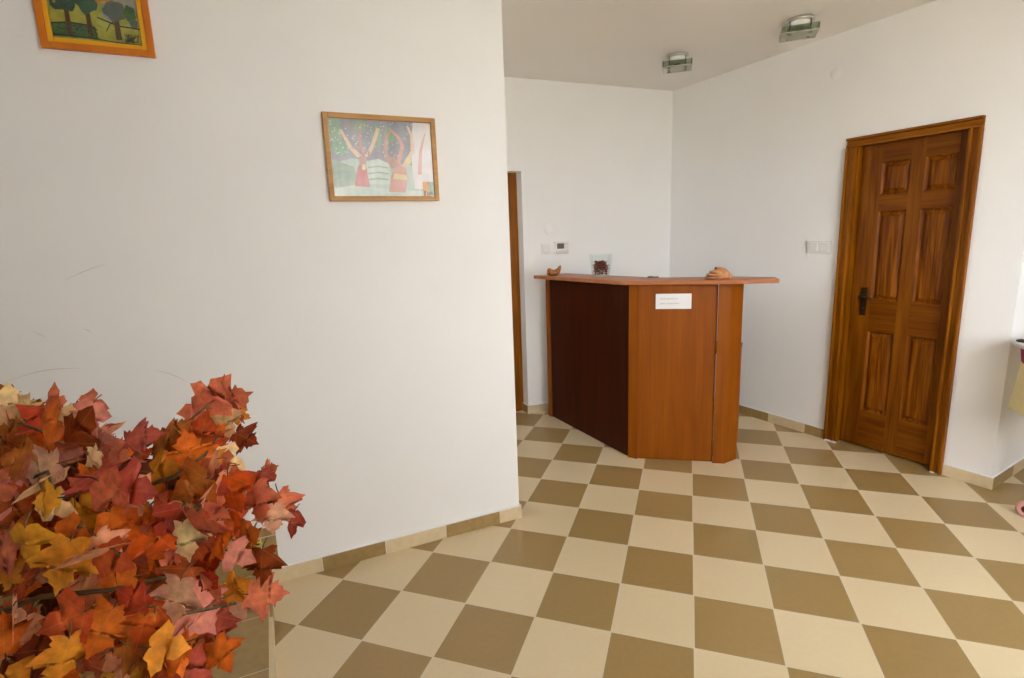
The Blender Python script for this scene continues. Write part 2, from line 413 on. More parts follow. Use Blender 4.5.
c.box(.772, .786, .085, .12, 0, 1.985); c.box(1.319, 1.333, .085, .12, 0, 1.985)  # stops
c.build('door_frame', 'casing', d)
c = MB(); casing_leg(c, .70, 1.405, 1.982, 2.04, False, True)
c.box(.755, 1.35, 0, .158, 1.985, 2.002); c.box(.772, 1.333, .085, .12, 1.97, 1.985)
c.build('door_frame_head', 'casingx', d)
# leaf: stiles and rails around six raised panels
LY0, LY1 = .042, .082
lf = MB(); X0, X1 = .775, 1.330
cols = ((.893, 1.053), (1.128, 1.288)); rows = ((.258, .806), (1.01, 1.575), (1.673, 1.872))
for xa, xb in ((X0, cols[0][0]), (cols[0][1], cols[1][0]), (cols[1][1], X1)): lf.box(xa, xb, LY0, LY1, .012, 1.983)
zs = [.012] + [z for r in rows for z in r] + [1.983]
for i in range(0, len(zs), 2):
    for xa, xb in cols: lf.box(xa, xb, LY0, LY1, zs[i], zs[i + 1], 1)
leaf = lf.build('door_leaf', ['oak', 'oakx'], d)
for xa, xb in cols:
    for za, zb in rows:
        p = MB()
        ins = [(0, LY0 + .001), (.012, LY0 + .014), (.016, LY0 + .014), (.036, LY0 + .002), (.038, LY0 + .002)]
        vs = []
        for q, y in ins: vs += [(xa + q, y, za + q), (xb - q, y, za + q), (xb - q, y, zb - q), (xa + q, y, zb - q)]
        fs = [(4 * i + k, 4 * i + (k + 1) % 4, 4 * i + 4 + (k + 1) % 4, 4 * i + 4 + k) for i in range(len(ins) - 1) for k in range(4)]
        fs.append([4 * (len(ins) - 1) + k for k in range(4)])
        p.add(vs, fs)
        p.build('door_panel', 'panel_oak', leaf)
h = MB(); h.bbox(.836, .874, LY0 - .006, LY0, .905, 1.092, .0025)
hp = h.build('handle_plate', 'bronze', leaf)
h = MB(); h.lathe([(0, .05), (.011, .05), (.013, .042), (.009, .03), (.009, .012), (.016, .008), (.017, 0)], (.855, LY0 - .006, 1.03), 20, 0, 'y')
h.tube([(.850, LY0 - .05, 1.03), (.875, LY0 - .052, 1.031), (.905, LY0 - .05, 1.026), (.932, LY0 - .044, 1.026)], [.009, .008, .007, .009], 10)
h.build('door_lever', 'bronze', hp)
h = MB(); h.lathe([(0, .003), (.007, .003), (.008, 0)], (.855, LY0 - .006, .955), 16, 0, 'y'); h.build('keyhole', 'dark', hp)
ck = MB()
for x in (.722, .745, .77): ck.blob((x, -.026, .004), (.018, .012, .006), 0, 2)
ck.blob((1.36, -.024, .003), (.014, .008, .005), 0, 2)
ck.build('caulk_bead', 'caulk', d)

# door in the recess of the back wall
d2 = empty('door_2', BW.o, BW.a, 'brown wooden door set back in the recess at the end of the back wall', 'door', kind='structure')
c = MB()
c.bbox(-.045, .0619, .10, .16, 0, 2.0095, .004); c.bbox(-.8495, -.77, .10, .16, 0, 2.0095, .004); c.bbox(-.77, -.045, .10, .16, 1.90, 2.0095, .004)
c.build('door_frame', 'casing', d2)
c = MB(); c.box(-.77, -.045, .135, .175, .01, 1.90)
for za, zb in ((.2, .8), (1.0, 1.7)):
    for xa, xb in ((-.68, -.45), (-.36, -.13)): c.bbox(xa, xb, .125, .14, za, zb, .006)
c.build('door_leaf', 'oak', d2)

# ------------------------------------------------------------------ wall fittings
def plate_box(fr, x0, x1, z0, z1, t, name, b=.003, m='white', parent=None, y=0):
    p = MB(); p.bbox(x0, x1, y - t, y, z0, z1, b); return p.build(name, m, parent)
e = empty('thermostat', BW.p(.403, 0, 1.40), BW.a, 'white wall thermostat with a grey display on the back wall', 'thermostat')
p = MB(); p.bbox(-.068, .068, -.020, 0, -.052, .052, .005); p.build('housing', 'white', e)
p = MB(); p.box(-.046, .020, -.0206, -.016, -.010, .034); p.build('display', 'lcd', e)
p = MB()
for q in range(2): p.bbox(.034, .054, -.0225, -.016, .018 - q * .026, .034 - q * .026, .002)
p.build('button', 'white2', e)
p = MB(); p.bbox(-.058, .058, -.0218, -.016, -.042, -.020, .002); p.build('flap', 'white2', e)
e = empty('light_switch', BW.p(.262, 0, 1.395), BW.a, 'white single light switch beside the thermostat', 'light switch')
p = MB(); p.bbox(-.041, .041, -.010, 0, -.041, .041, .003); p.build('plate', 'white', e)
p = MB(); p.bbox(-.028, .028, -.015, -.008, -.028, .028, .003); p.build('rocker', 'white', e)
e = empty('light_switch', RW.p(.561, 0, 1.356), RW.a, 'white double light switch left of the oak door', 'light switch')
p = MB(); p.bbox(-.085, .085, -.011, 0, -.044, .044, .004); p.build('plate', 'white', e)
for s in (-1, 1):
    p = MB(); p.bbox(s * .036 - .030, s * .036 + .030, -.017, -.008, -.030, .030, .004); p.build('rocker', 'white', e)
for fr, x, z, lab in ((BW, .293, 1.554, 'small round white wall cover above the single light switch'), (RW, .592, 2.466, 'small round white wall cover high on the wall, left of the oak door top')):
    p = MB(); p.lathe([(0, .003), (.036, .0026), (.039, .001), (.039, 0)], (0, 0, 0), 28, 0, 'y')
    o = p.build('junction_cover', 'wall', loc=fr.p(x, 0, z), rz=fr.a); tag(o, lab, 'wall cover', 'round wall covers')

# ------------------------------------------------------------------ ceiling lights
def ceiling_light(x, y, rz, label):
    e = empty('ceiling_light', (x, y, H), R(rz), label, 'ceiling light', 'square ceiling lights')
    p = MB(); p.lathe([(0, 0), (.075, 0), (.075, -.012), (.068, -.016), (0, -.016)], (0, 0, 0), 32); p.build('mounting_plate', 'chrome', e)
    p = MB(); p.lathe([(.062, -.0165), (.066, -.024), (.060, -.038), (.04, -.050), (0, -.056)], (0, 0, 0), 32); p.build('lamp_dome', 'opal', e)
    a, b, z0, z1 = .098, .078, -.088, -.048
    p = MB()                                                    # shallow square tray of thick greenish glass
    p.bbox(-a, a, -b, b, z0, z0 + .008, .002, 1)
    p.bbox(-a, a, -b, -b + .006, z0 + .008, z1, .002, 0); p.bbox(-a, a, b - .006, b, z0 + .008, z1, .002, 0)
    p.bbox(-a, -a + .006, -b + .006, b - .006, z0 + .008, z1, .002, 1); p.bbox(a - .006, a, -b + .006, b - .006, z0 + .008, z1, .002, 1)
    p.build('glass_tray', ['gglass', 'fglass'], e)
    for sx in (-1, 1):
        for sy in (-1, 1):
            p = MB(); p.lathe([(0, -.006), (.007, -.006), (.008, 0), (.0035, .001), (.0035, .074)], (sx * .055, sy * .045, z0), 12); p.build('screw', 'screw', e)
    p = MB(); p.bbox(-.020, .020, -.014, .014, -.075, -.056, .003); p.build('lamp_holder', 'dark', e)
ceiling_light(-.165, 2.385, 2, 'square glass ceiling light farther from the camera, near the room corner')
ceiling_light(.535, 2.025, -2, 'square glass ceiling light nearer the camera, toward the oak door')

# ------------------------------------------------------------------ pictures
def flat(mb, pts, mi, y):
    n = len(pts); mb.add([(x, y, z) for x, z in pts], [list(range(n))], mi)
def ell(cx, cz, rx, rz, n=18, wob=0, rot=0):
    out = []
    for k in range(n):
        a = 2 * math.pi * k / n; q = 1 + wob * math.sin(5 * a + cx * 40)
        x, z = rx * math.cos(a) * q, rz * math.sin(a) * q
        out.append((cx + x * math.cos(rot) - z * math.sin(rot), cz + x * math.sin(rot) + z * math.cos(rot)))
    return out
def limb(pts, w0, w1):
    L_, R_ = [], []; n = len(pts)
    for i, (x, z) in enumerate(pts):
        xa, za = pts[max(0, i - 1)]; xb, zb = pts[min(n - 1, i + 1)]; dx, dz = xb - xa, zb - za; l = math.hypot(dx, dz) or 1
        w = w0 + (w1 - w0) * i / (n - 1); L_.append((x - dz / l * w, z + dx / l * w)); R_.append((x + dz / l * w, z - dx / l * w))
    return L_ + R_[::-1]
def daub(name, c1, c2, scale=14):
    return noisy(name, rgb(*c1), rgb(*c2), scale, .7, 0, 1, .2, (1, 1, 1), 6)

def picture(fr, x0, x1, z0, z1, fw, outer, inner, label, paint, mats, glazed):
    W, Hh = x1 - x0, z1 - z0
    e = empty('framed_picture', fr.p((x0 + x1) / 2, 0, z0), fr.a, label, 'picture')
    f = MB(); a = W / 2
    def member(xa, xb, za, zb, t, mi): f.bbox(xa, xb, -t, -.001, za, zb, .002, mi)
    k = fw * .6 if inner else fw
    for (o_, w_, t, mi) in (((0, k, .020, 0), (k, fw, .015, 1)) if inner else ((0, fw, .018, 0),)):
        member(-a + o_, -a + w_, o_, Hh - o_, t, mi); member(a - w_, a - o_, o_, Hh - o_, t, mi)
        member(-a + w_, a - w_, o_, w_, t, mi); member(-a + w_, a - w_, Hh - w_, Hh - o_, t, mi)
    f.build('frame', [outer] + ([inner] if inner else []), e)
    art = MB(); aw, ah = W - 2 * fw, Hh - 2 * fw
    paint(art, lambda u, v: (-aw / 2 + u * aw, fw + v * ah), aw, ah)
    art.build('artwork', mats, e)
    if glazed:
        g = MB(); g.box(-aw / 2, aw / 2, -.0135, -.0115, fw, fw + ah); g.build('glass_pane', 'pglass', e)
    return e

def paint_wood_spirits(m, T, aw, ah):
    y = [-.006]
    def put(pts, mi):
        y[0] -= .00002; flat(m, [T(*q) for q in pts], mi, y[0])
    m.box(-aw / 2, aw / 2, -.006, -.004, T(0, 0)[1], T(0, 1)[1], 0)
    put([(0, .42), (0, 1), (1, 1), (1, .38), (.7, .44), (.4, .46), (.2, .5)], 1)            # violet-blue sky
    for q in ((.05, .82, .07, .16), (.09, .62, .08, .10), (.30, .93, .06, .08), (.45, .80, .05, .14), (.06, .95, .06, .06), (.58, .82, .05, .12)): put(ell(*q, wob=.15), 2)
    put([(0, .12), (.0, .48), (.1, .44), (.2, .38), (.27, .2), (.2, .12)], 3)
    put([(.32, .16), (.32, .46), (.45, .50), (.55, .44), (.56, .16)], 4); put([(0, 0), (0, .10), (.2, .15), (.5, .10), (1, .06), (1, 0)], 4)
    for vv in (.22, .30, .38): put(limb([(.02, vv), (.1, vv + .03), (.2, vv)], .008, .012), 2); put(limb([(.34, vv), (.44, vv + .02), (.54, vv)], .01, .008), 3)
    put([(.80, .1), (.78, .6), (.82, 1), (1, 1), (1, .1)], 8)  # rose strip, whitened further: reflection wash put into its colour
    put([(.20, .135), (.245, .38), (.27, .44), (.325, .42), (.345, .12)], 5)                # dress-red trunk
    put([(.26, .40), (.26, .54), (.34, .54), (.325, .40)], 6)
    put(limb([(.27, .52), (.19, .64), (.11, .86)], .028, .012), 7); put(limb([(.34, .52), (.40, .66), (.47, .90)], .020, .018), 7)
    put(limb([(.31, .55), (.28, .74), (.31, .95)], .020, .008), 6); put(limb([(.31, .60), (.25, .66), (.20, .62)], .012, .006), 6); put(limb([(.31, .63), (.36, .58), (.36, .5)], .015, .008), 6)
    put([(.28, .36), (.29, .42), (.32, .42), (.32, .36), (.30, .34)], 10)
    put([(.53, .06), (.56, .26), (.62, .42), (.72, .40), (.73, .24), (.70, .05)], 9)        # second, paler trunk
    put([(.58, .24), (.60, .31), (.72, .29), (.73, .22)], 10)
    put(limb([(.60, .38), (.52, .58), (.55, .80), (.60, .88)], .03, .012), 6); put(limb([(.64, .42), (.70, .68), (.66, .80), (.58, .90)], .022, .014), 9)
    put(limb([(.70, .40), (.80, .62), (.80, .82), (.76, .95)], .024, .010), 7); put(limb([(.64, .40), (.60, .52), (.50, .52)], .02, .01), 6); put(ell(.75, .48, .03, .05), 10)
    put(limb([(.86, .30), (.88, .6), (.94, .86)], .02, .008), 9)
    for k in range(90): put(ell(random.random() * .95, .52 + random.random() * .46, .006, .008, 6), 11)
    put([(.885, 0), (.885, .20), (.95, .20), (.94, 0)], 12); put([(.95, .0), (.95, .20), (1, .20), (1, 0)], 13)
    put([(.895, .01), (.893, .07), (.91, .08), (.915, .045), (.912, .01)], 14)
    for u in (.925, .942, .958, .972): put([(u, .015), (u, .05), (u + .008, .055), (u + .009, .015)], 14)
    put([(.955, .05), (.955, .06), (.975, .065), (.975, .055)], 14)
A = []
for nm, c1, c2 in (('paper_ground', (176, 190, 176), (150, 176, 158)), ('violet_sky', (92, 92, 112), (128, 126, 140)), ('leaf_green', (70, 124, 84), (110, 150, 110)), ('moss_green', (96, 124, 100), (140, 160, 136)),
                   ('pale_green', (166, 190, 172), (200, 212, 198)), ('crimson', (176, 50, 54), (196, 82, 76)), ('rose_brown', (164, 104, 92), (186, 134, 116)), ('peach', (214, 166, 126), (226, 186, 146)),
                   ('washed_rose', (214, 204, 204), (226, 220, 222)), ('salmon', (196, 116, 104), (214, 146, 130)), ('lemon', (214, 190, 110), (222, 204, 140)), ('white_fleck', (214, 220, 220), (226, 230, 230)),
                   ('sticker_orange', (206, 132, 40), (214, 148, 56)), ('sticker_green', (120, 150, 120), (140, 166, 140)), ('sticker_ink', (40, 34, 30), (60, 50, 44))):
    wash_mix = 0 if 'sticker' in nm else .36  # white mixed into the art colours for the glass reflection wash
    A.append(daub('art_' + nm, [v + (235 - v) * wash_mix for v in c1], [v + (240 - v) * wash_mix for v in c2]))
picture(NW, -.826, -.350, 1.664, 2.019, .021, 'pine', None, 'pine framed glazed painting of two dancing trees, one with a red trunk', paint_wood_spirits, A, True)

def paint_park(m, T, aw, ah):
    y = [-.006]
    def put(pts, mi):
        y[0] -= .00002; flat(m, [T(*q) for q in pts], mi, y[0])
    m.box(-aw / 2, aw / 2, -.006, -.004, T(0, 0)[1], T(0, 1)[1], 0)
    put([(0, .30), (0, 1), (1, 1), (1, .28), (.6, .36)], 5)
    put([(0, .02), (0, .12), (.25, .145), (.48, .13), (.5, .02)], 2); put([(.5, .16), (.56, .26), (.70, .18), (.62, .13)], 1)
    put([(.58, .24), (.60, .34), (.72, .20), (.66, .16)], 4)
    put(limb([(.0, .125), (.2, .145), (.4, .135), (.5, .10)], .006, .006), 6); put(limb([(0, .035), (.4, .03), (.7, .012), (1, .008)], .005, .004), 6)
    put(limb([(.60, .10), (.66, .17), (.74, .20)], .005, .004), 6); put(limb([(.52, .21), (.75, .155), (1, .145)], .006, .006), 6)
    for u, w, h in ((.19, .03, .30), (.42, .03, .34), (.735, .035, .30)): put([(u - w, .035), (u - w * .8, h), (u + w * .8, h), (u + w, .035)], 3)
    for q, mi in (((.16, .36, .17, .13), 7), ((.14, .48, .15, .12), 2), ((.42, .36, .13, .13), 7), ((.42, .50, .14, .12), 2), ((.73, .28, .13, .09), 8), ((.60, .43, .13, .09), 9), ((.60, .42, .07, .05), 10), ((.90, .27, .07, .07), 2), ((.93, .19, .05, .04), 8), ((.70, .52, .16, .1), 5)):
        put(ell(*q, wob=.12), mi)
    for k in range(26): put(ell(.04 + random.random() * .26, .30 + random.random() * .2, .016, .011, 7), 1)
    for k in range(34): put(ell(.02 + random.random() * .5, .045 + random.random() * .08, .013, .007, 6), 6 if k % 2 else 7)
    for k in range(24): put(limb([(.8 + random.random() * .16, .02), (.8 + random.random() * .18, .09)], .003, .002), 6)
    for u, v in ((.10, .62), (.36, .66), (.66, .66), (.88, .64)): put(ell(u, v, .15, .12, wob=.1), 7); put(ell(u + .02, v + .15, .13, .10, wob=.1), 2)
P1 = [daub('park_' + n, a, b, 30) for n, a, b in (('meadow', (140, 140, 40), (176, 170, 70)), ('lime', (156, 166, 62), (184, 184, 90)), ('green', (44, 84, 40), (70, 112, 52)), ('bark', (74, 44, 22), (96, 62, 34)),
      ('stream', (134, 134, 146), (160, 158, 164)), ('haze', (150, 150, 134), (172, 168, 150)), ('ink', (24, 22, 16), (40, 34, 24)), ('teal', (30, 68, 54), (52, 92, 70)), ('slate', (74, 88, 84), (98, 106, 98)), ('flower', (196, 104, 30), (212, 130, 50)), ('flower_heart', (150, 60, 24), (170, 80, 30)))]
picture(NW, -1.704, -1.378, 2.168, 2.62, .036, 'orange', 'yellow', 'orange and yellow framed picture of green trees in a park, high on the wall', paint_park, P1, True)

# ------------------------------------------------------------------ reception counter
rc = empty('reception_counter', (-.40, 1.75, 0), 0, 'cherry wood reception counter with a dark angled side and overhanging worktop', 'counter')
OX, OY = -.40, 1.75
def cp(x, y): return (x - OX, y - OY)
PT = 1.170
l0, m_, m2, f1, f2, f3 = (-1.153, 2.397), (-.413, 1.662), (-.350, 1.646), (.124, 1.705), (.196, 1.705), (.275, 1.798)
def wallpanel(name, a, b, t, z0, z1, ma, parent, inset=0):
    ax, ay = cp(*a); bx, by = cp(*b); dx, dy = bx - ax, by - ay; l = math.hypot(dx, dy); nx, ny = -dy / l, dx / l
    mb = MB(); mb.box(0, l, inset, inset + t, z0, z1)
    o = mb.build(name, ma, parent, loc=(ax, ay, 0), rz=math.atan2(dy, dx)); return o
def lerp(a, b, t): return (a[0] + (b[0] - a[0]) * t, a[1] + (b[1] - a[1]) * t)
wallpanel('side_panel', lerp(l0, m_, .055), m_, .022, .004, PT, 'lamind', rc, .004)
wallpanel('edge_strip', l0, lerp(l0, m_, .055), .035, 0, PT, 'lamin', rc, -.004)
mb = MB(); mb.prism([cp(*m_), cp(*m2), cp(m2[0] + .002, m2[1] + .03), cp(m_[0] + .012, m_[1] + .034)], 0, PT); mb.build('corner_strip', 'lamin', rc)
wallpanel('front_panel', m2, f1, .022, .004, PT, 'lamin', rc, .005)
mb = MB(); mb.prism([cp(f1[0] + .001, f1[1] - .012), cp(f2[0], f2[1] - .004), cp(*f3), cp(f3[0] - .02, f3[1] + .03), cp(f1[0] + .03, f1[1] + .03)], 0, PT); mb.build('corner_post', 'lamin', rc)
wallpanel('end_panel', f3, (.292, 2.06), .02, .004, PT, 'lamin', rc)
mb = MB(); mb.prism([cp(-.93, 2.56), cp(-.26, 1.93), cp(.272, 1.86), cp(.318, 2.17), cp(-.16, 2.26), cp(-.72, 2.74)], .69, .715); mb.build('desk_shelf', 'lamin', rc)
wallpanel('shelf_support', (.297, 2.07), (.315, 2.17), .02, .004, .69, 'lamin', rc)
wt = MB(); ws = [(-1.216, 2.26), (-.440, 1.628), (.20, 1.652), (.460, 1.695), (.456, 1.86), (.20, 1.94), (-.266, 1.91), (-1.00, 2.47)]
wt.prism([cp(*q) for q in ws], PT, PT + .025)
wo = wt.build('worktop', 'laminx', rc)
bv = wo.modifiers.new('bevel', 'BEVEL'); bv.width = .003; bv.segments = 2
WT = PT + .0255

# notice taped on the front panel
dx, dy = f1[0] - m2[0], f1[1] - m2[1]; fa = math.atan2(dy, dx)
e = empty('paper_notice', (-.139, 1.671, 1.063), fa, 'small white paper notice with two grey lines on the counter front', 'notice')
mb = MB(); mb.box(-.108, .108, -.0012, 0, -.048, .048); mb.build('sheet', 'paper', e)
tx = MB(); rs = random.Random(3)
for zc, xe in ((.018, .022), (-.012, .030)):
    x = -.082; k = 0
    while x < xe:
        wd = rs.uniform(.004, .0065); hh = .0055 if k % 4 else .008
        if rs.random() < .3: tx.box(x, x + wd * .3, -.0016, -.0012, zc - .005, zc + .007)
        tx.box(x, x + wd, -.0016, -.0012, zc - .005, zc - .0035); tx.box(x, x + wd * .25, -.0016, -.0012, zc - .005, zc - .005 + hh)
        tx.box(x + wd * .75, x + wd, -.0016, -.0012, zc - .005, zc + .0005); tx.box(x, x + wd, -.0016, -.0012, zc - .001, zc + .0004)
        x += wd + .0018; k += 1
        if k == 5 and zc < 0: x += .005
tx.build('lettering', 'ink', e)

# glass vase with potpourri
e = empty('glass_vase', (-.655, 2.055, WT), R(20), 'square tapered clear glass vase on the counter worktop', 'vase')
v = MB(); ht = .158
def ring(hw_, z): return [(-hw_, -hw_, z), (hw_, -hw_, z), (hw_, hw_, z), (-hw_, hw_, z)]
vs = ring(.053, 0) + ring(.071, ht) + ring(.0675, ht) + ring(.0495, .010)
fs = [(3, 2, 1, 0)] + [(a * 4 + k, a * 4 + (k + 1) % 4, a * 4 + 4 + (k + 1) % 4, a * 4 + 4 + k) for a in range(3) for k in range(4)] + [(12, 13, 14, 15)]
v.add(vs, fs); v.build('vessel', 'glass', e)
M['pp1'] = mat('petal_maroon', rgb(108, 36, 22), .6); M['pp2'] = mat('petal_red', rgb(150, 62, 38), .6); M['pp3'] = mat('pod_brown', rgb(70, 40, 24), .6); M['pp4'] = mat('pebble_white', rgb(210, 200, 186), .5)
pp = MB(); rs = random.Random(5)
for k in range(520):
    z = .017 + .092 * rs.random() ** .85; hw_ = .0495 + .018 * z / .158 - .0085
    if z > .085: hw_ *= .72
    c = (rs.uniform(-hw_, hw_), rs.uniform(-hw_, hw_), z); r = rs.uniform(.0055, .0078)
    mi = 3 if (z < .045 and rs.random() < .3) else rs.choice((0, 0, 1, 1, 2))
    rot = Matrix.Rotation(rs.uniform(0, 6), 3, 'X') @ Matrix.Rotation(rs.uniform(0, 6), 3, 'Z')
    pp.blob(c, (r, r * .8, r * .45), mi, 1, None, rot)
o = pp.build('potpourri', ['pp1', 'pp2', 'pp3', 'pp4'], loc=(-.655, 2.055, WT), rz=R(20)); tag(o, 'red brown potpourri with white pebbles inside the glass vase', 'potpourri', None, 'stuff')

# wooden ornaments
M['drift'] = noisy('golden_brown_wood', rgb(120, 66, 20), rgb(176, 112, 52), 60, .45)
M['driftd'] = noisy('dark_brown_wood', rgb(70, 34, 10), rgb(110, 60, 24), 60, .5)
o_ = MB(); n = 14; prof = [(-.054, .026, .010, .018), (-.048, .030, .022, .028), (-.034, .030, .028, .031), (-.018, .025, .030, .026), (.0, .022, .030, .022), (.016, .025, .030, .026), (.028, .032, .026, .028), (.038, .042, .022, .028), (.046, .056, .016, .020), (.052, .068, .007, .008)]
vs = []
for x, zc, ry, rz in prof:
    for k in range(n):
        a = 2 * math.pi * k / n; zz = zc + rz * math.sin(a)
        if zc < .03: zz = max(zz, .0)
        vs.append((x + .004 * math.sin(a * 2), ry * math.cos(a), zz))
fs = [(i * n + k, (i + 1) * n + k, (i + 1) * n + (k + 1) % n, i * n + (k + 1) % n) for i in range(len(prof) - 1) for k in range(n)] + [list(range(n)), [(len(prof) - 1) * n + k for k in range(n)][::-1]]
o_.add(vs, fs, 0, True)
o_.blob((-.020, 0, .036), (.020, .016, .008), 1, 2); o_.blob((-.036, -.014, .018), (.012, .010, .010), 1, 2)
o = o_.build('wooden_bird', ['drift', 'driftd'], loc=(-1.035, 2.205, WT), rz=R(25)); tag(o, 'small golden brown carved ornament with a raised tail at the far end of the worktop', 'ornament')
M['shell'] = noisy('tan_shell', rgb(176, 112, 66), rgb(206, 146, 98), 40, .5)
o_ = MB()
def flatbase(p): return Vector((p.x, p.y, max(p.z, -.25)))
o_.blob((.020, 0, .022), (.055, .046, .050), 0, 3, lambda p: Vector((p.x, p.y, max(p.z, -.44) * (1 - .25 * p.x))))
for cx, cz, rx, rz, ry in ((-.030, .010, .050, .012, .044), (-.026, .028, .044, .010, .040), (-.016, .045, .036, .010, .034)):
    o_.blob((cx, 0, cz), (rx, ry, rz), 0, 3, lambda p: Vector((p.x, p.y * (1 + .1 * math.sin(6 * p.x)), p.z)))
    o_.blob((cx - .008, -.004, cz - .008), (rx * .88, ry * .9, .005), 1, 2)
o_.blob((-.014, -.010, .066), (.009, .009, .010), 1, 2); o_.blob((.062, -.012, .016), (.022, .03, .016), 0, 2)
o = o_.build('shell_ornament', ['shell', 'driftd'], loc=(.118, 1.735, WT), rz=R(12)); tag(o, 'tan layered shell shaped ornament on the right part of the worktop', 'ornament')
pn = MB(); pn.tube([(-.02, 0, .006), (.05, .01, .006), (.056, .011, .006)], [.005, .005, .001], 8); pn.tube([(.015, .0055, .0125), (-.015, .0015, .0125)], .0018, 6)
M['pen'] = mat('grey_plastic', rgb(110, 96, 88), .4)
o = pn.build('pen', 'pen', loc=(-.292, 1.845, WT), rz=R(5)); tag(o, 'grey pen lying flat on the worktop by its inner corner', 'pen')

# ------------------------------------------------------------------ cart at the right edge of the frame
M['cream_cloth'] = noisy('cream_yellow_cloth', rgb(238, 226, 172), rgb(244, 234, 188), 14, .8)
M['magenta'] = mat('magenta_cloth', rgb(150, 24, 84), .7); M['pinkrub'] = mat('pink_rubber', rgb(206, 150, 138), .5); M['wine'] = mat('wine_plastic', rgb(112, 32, 40), .4)
M['offwhite'] = mat('white_tray_plastic', rgb(226, 220, 222), .35)
ca = R(-29.2)      # faces the camera squarely
e = empty('bag_cart', (1.745, 1.434, 0), ca, 'white rimmed cart with a cream yellow bag and pink wheels at the picture edge', 'cart')
p = MB(); n = 40; vs = []; sec = [(.231, .862), (.239, .868), (.239, .880), (.228, .884), (.150, .880), (.150, .870), (.220, .868)]
p.lathe([(r, z) for r, z in sec] + [sec[0]], (0, 0, 0), n, 0, 'z', True); p.build('rim', 'offwhite', e)
p = MB(); p.lathe([(.02, .872), (.149, .876)], (0, 0, 0), n, 0, 'z', True); p.build('rim_opening', 'dark', e)
p = MB(); p.blob((-.196, -.045, .889), (.030, .024, .010), 0, 2); p.build('clip', 'dark', e)
p = MB(); p.lathe([(.212, .864), (.205, .84), (.200, .80), (.196, .775)], (0, 0, 0), n, 0, 'z', True); p.build('bag_collar', 'magenta', e)
p = MB(); seg = 72; rows_ = [(.196, .80), (.198, .76), (.202, .70), (.207, .64), (.212, .58), (.217, .540), (.212, .532), (.10, .534), (0, .537)]
vs = []
for i, (r, z) in enumerate(rows_):
    for k in range(seg):
        a = 2 * math.pi * k / seg; q = 1 + .025 * math.sin(9 * a + z * 6) * min(1, i / 4) * (1 if i < 7 else 0)
        vs.append((r * q * math.cos(a), r * q * math.sin(a), z))
p.add(vs, [(i * seg + k, (i + 1) * seg + k, (i + 1) * seg + (k + 1) % seg, i * seg + (k + 1) % seg) for i in range(len(rows_) - 1) for k in range(seg)], 0, True)
p.build('bag', 'cream_cloth', e)
for sx in (-1, 1):
    for sy in (-1, 1):
        p = MB(); p.tube([(sx * .09, sy * .09, .87), (sx * .09, sy * .10, .5), (sx * (.09 if sy < 0 else .045), sy * .108, .085)], .010, 10); p.build('leg', 'offwhite', e)
for sx in (-1, 1):
    for sy in (-1, 1):
        wc = (sx * (.092 if sy < 0 else .045), sy * .118, .042)
        p = MB(); pr = [(.020, -.011), (.035, -.013), (.042, -.007), (.042, .007), (.035, .013), (.020, .011), (.020, -.011)]
        p.lathe(pr, wc, 28, 0, 'y'); wq = p.build('wheel', 'pinkrub', e)
        p = MB(); p.lathe([(0, -.015), (.020, -.012), (.0215, 0), (.020, .012), (0, .015)], wc, 20, 0, 'y'); p.build('hub', 'wine', wq)

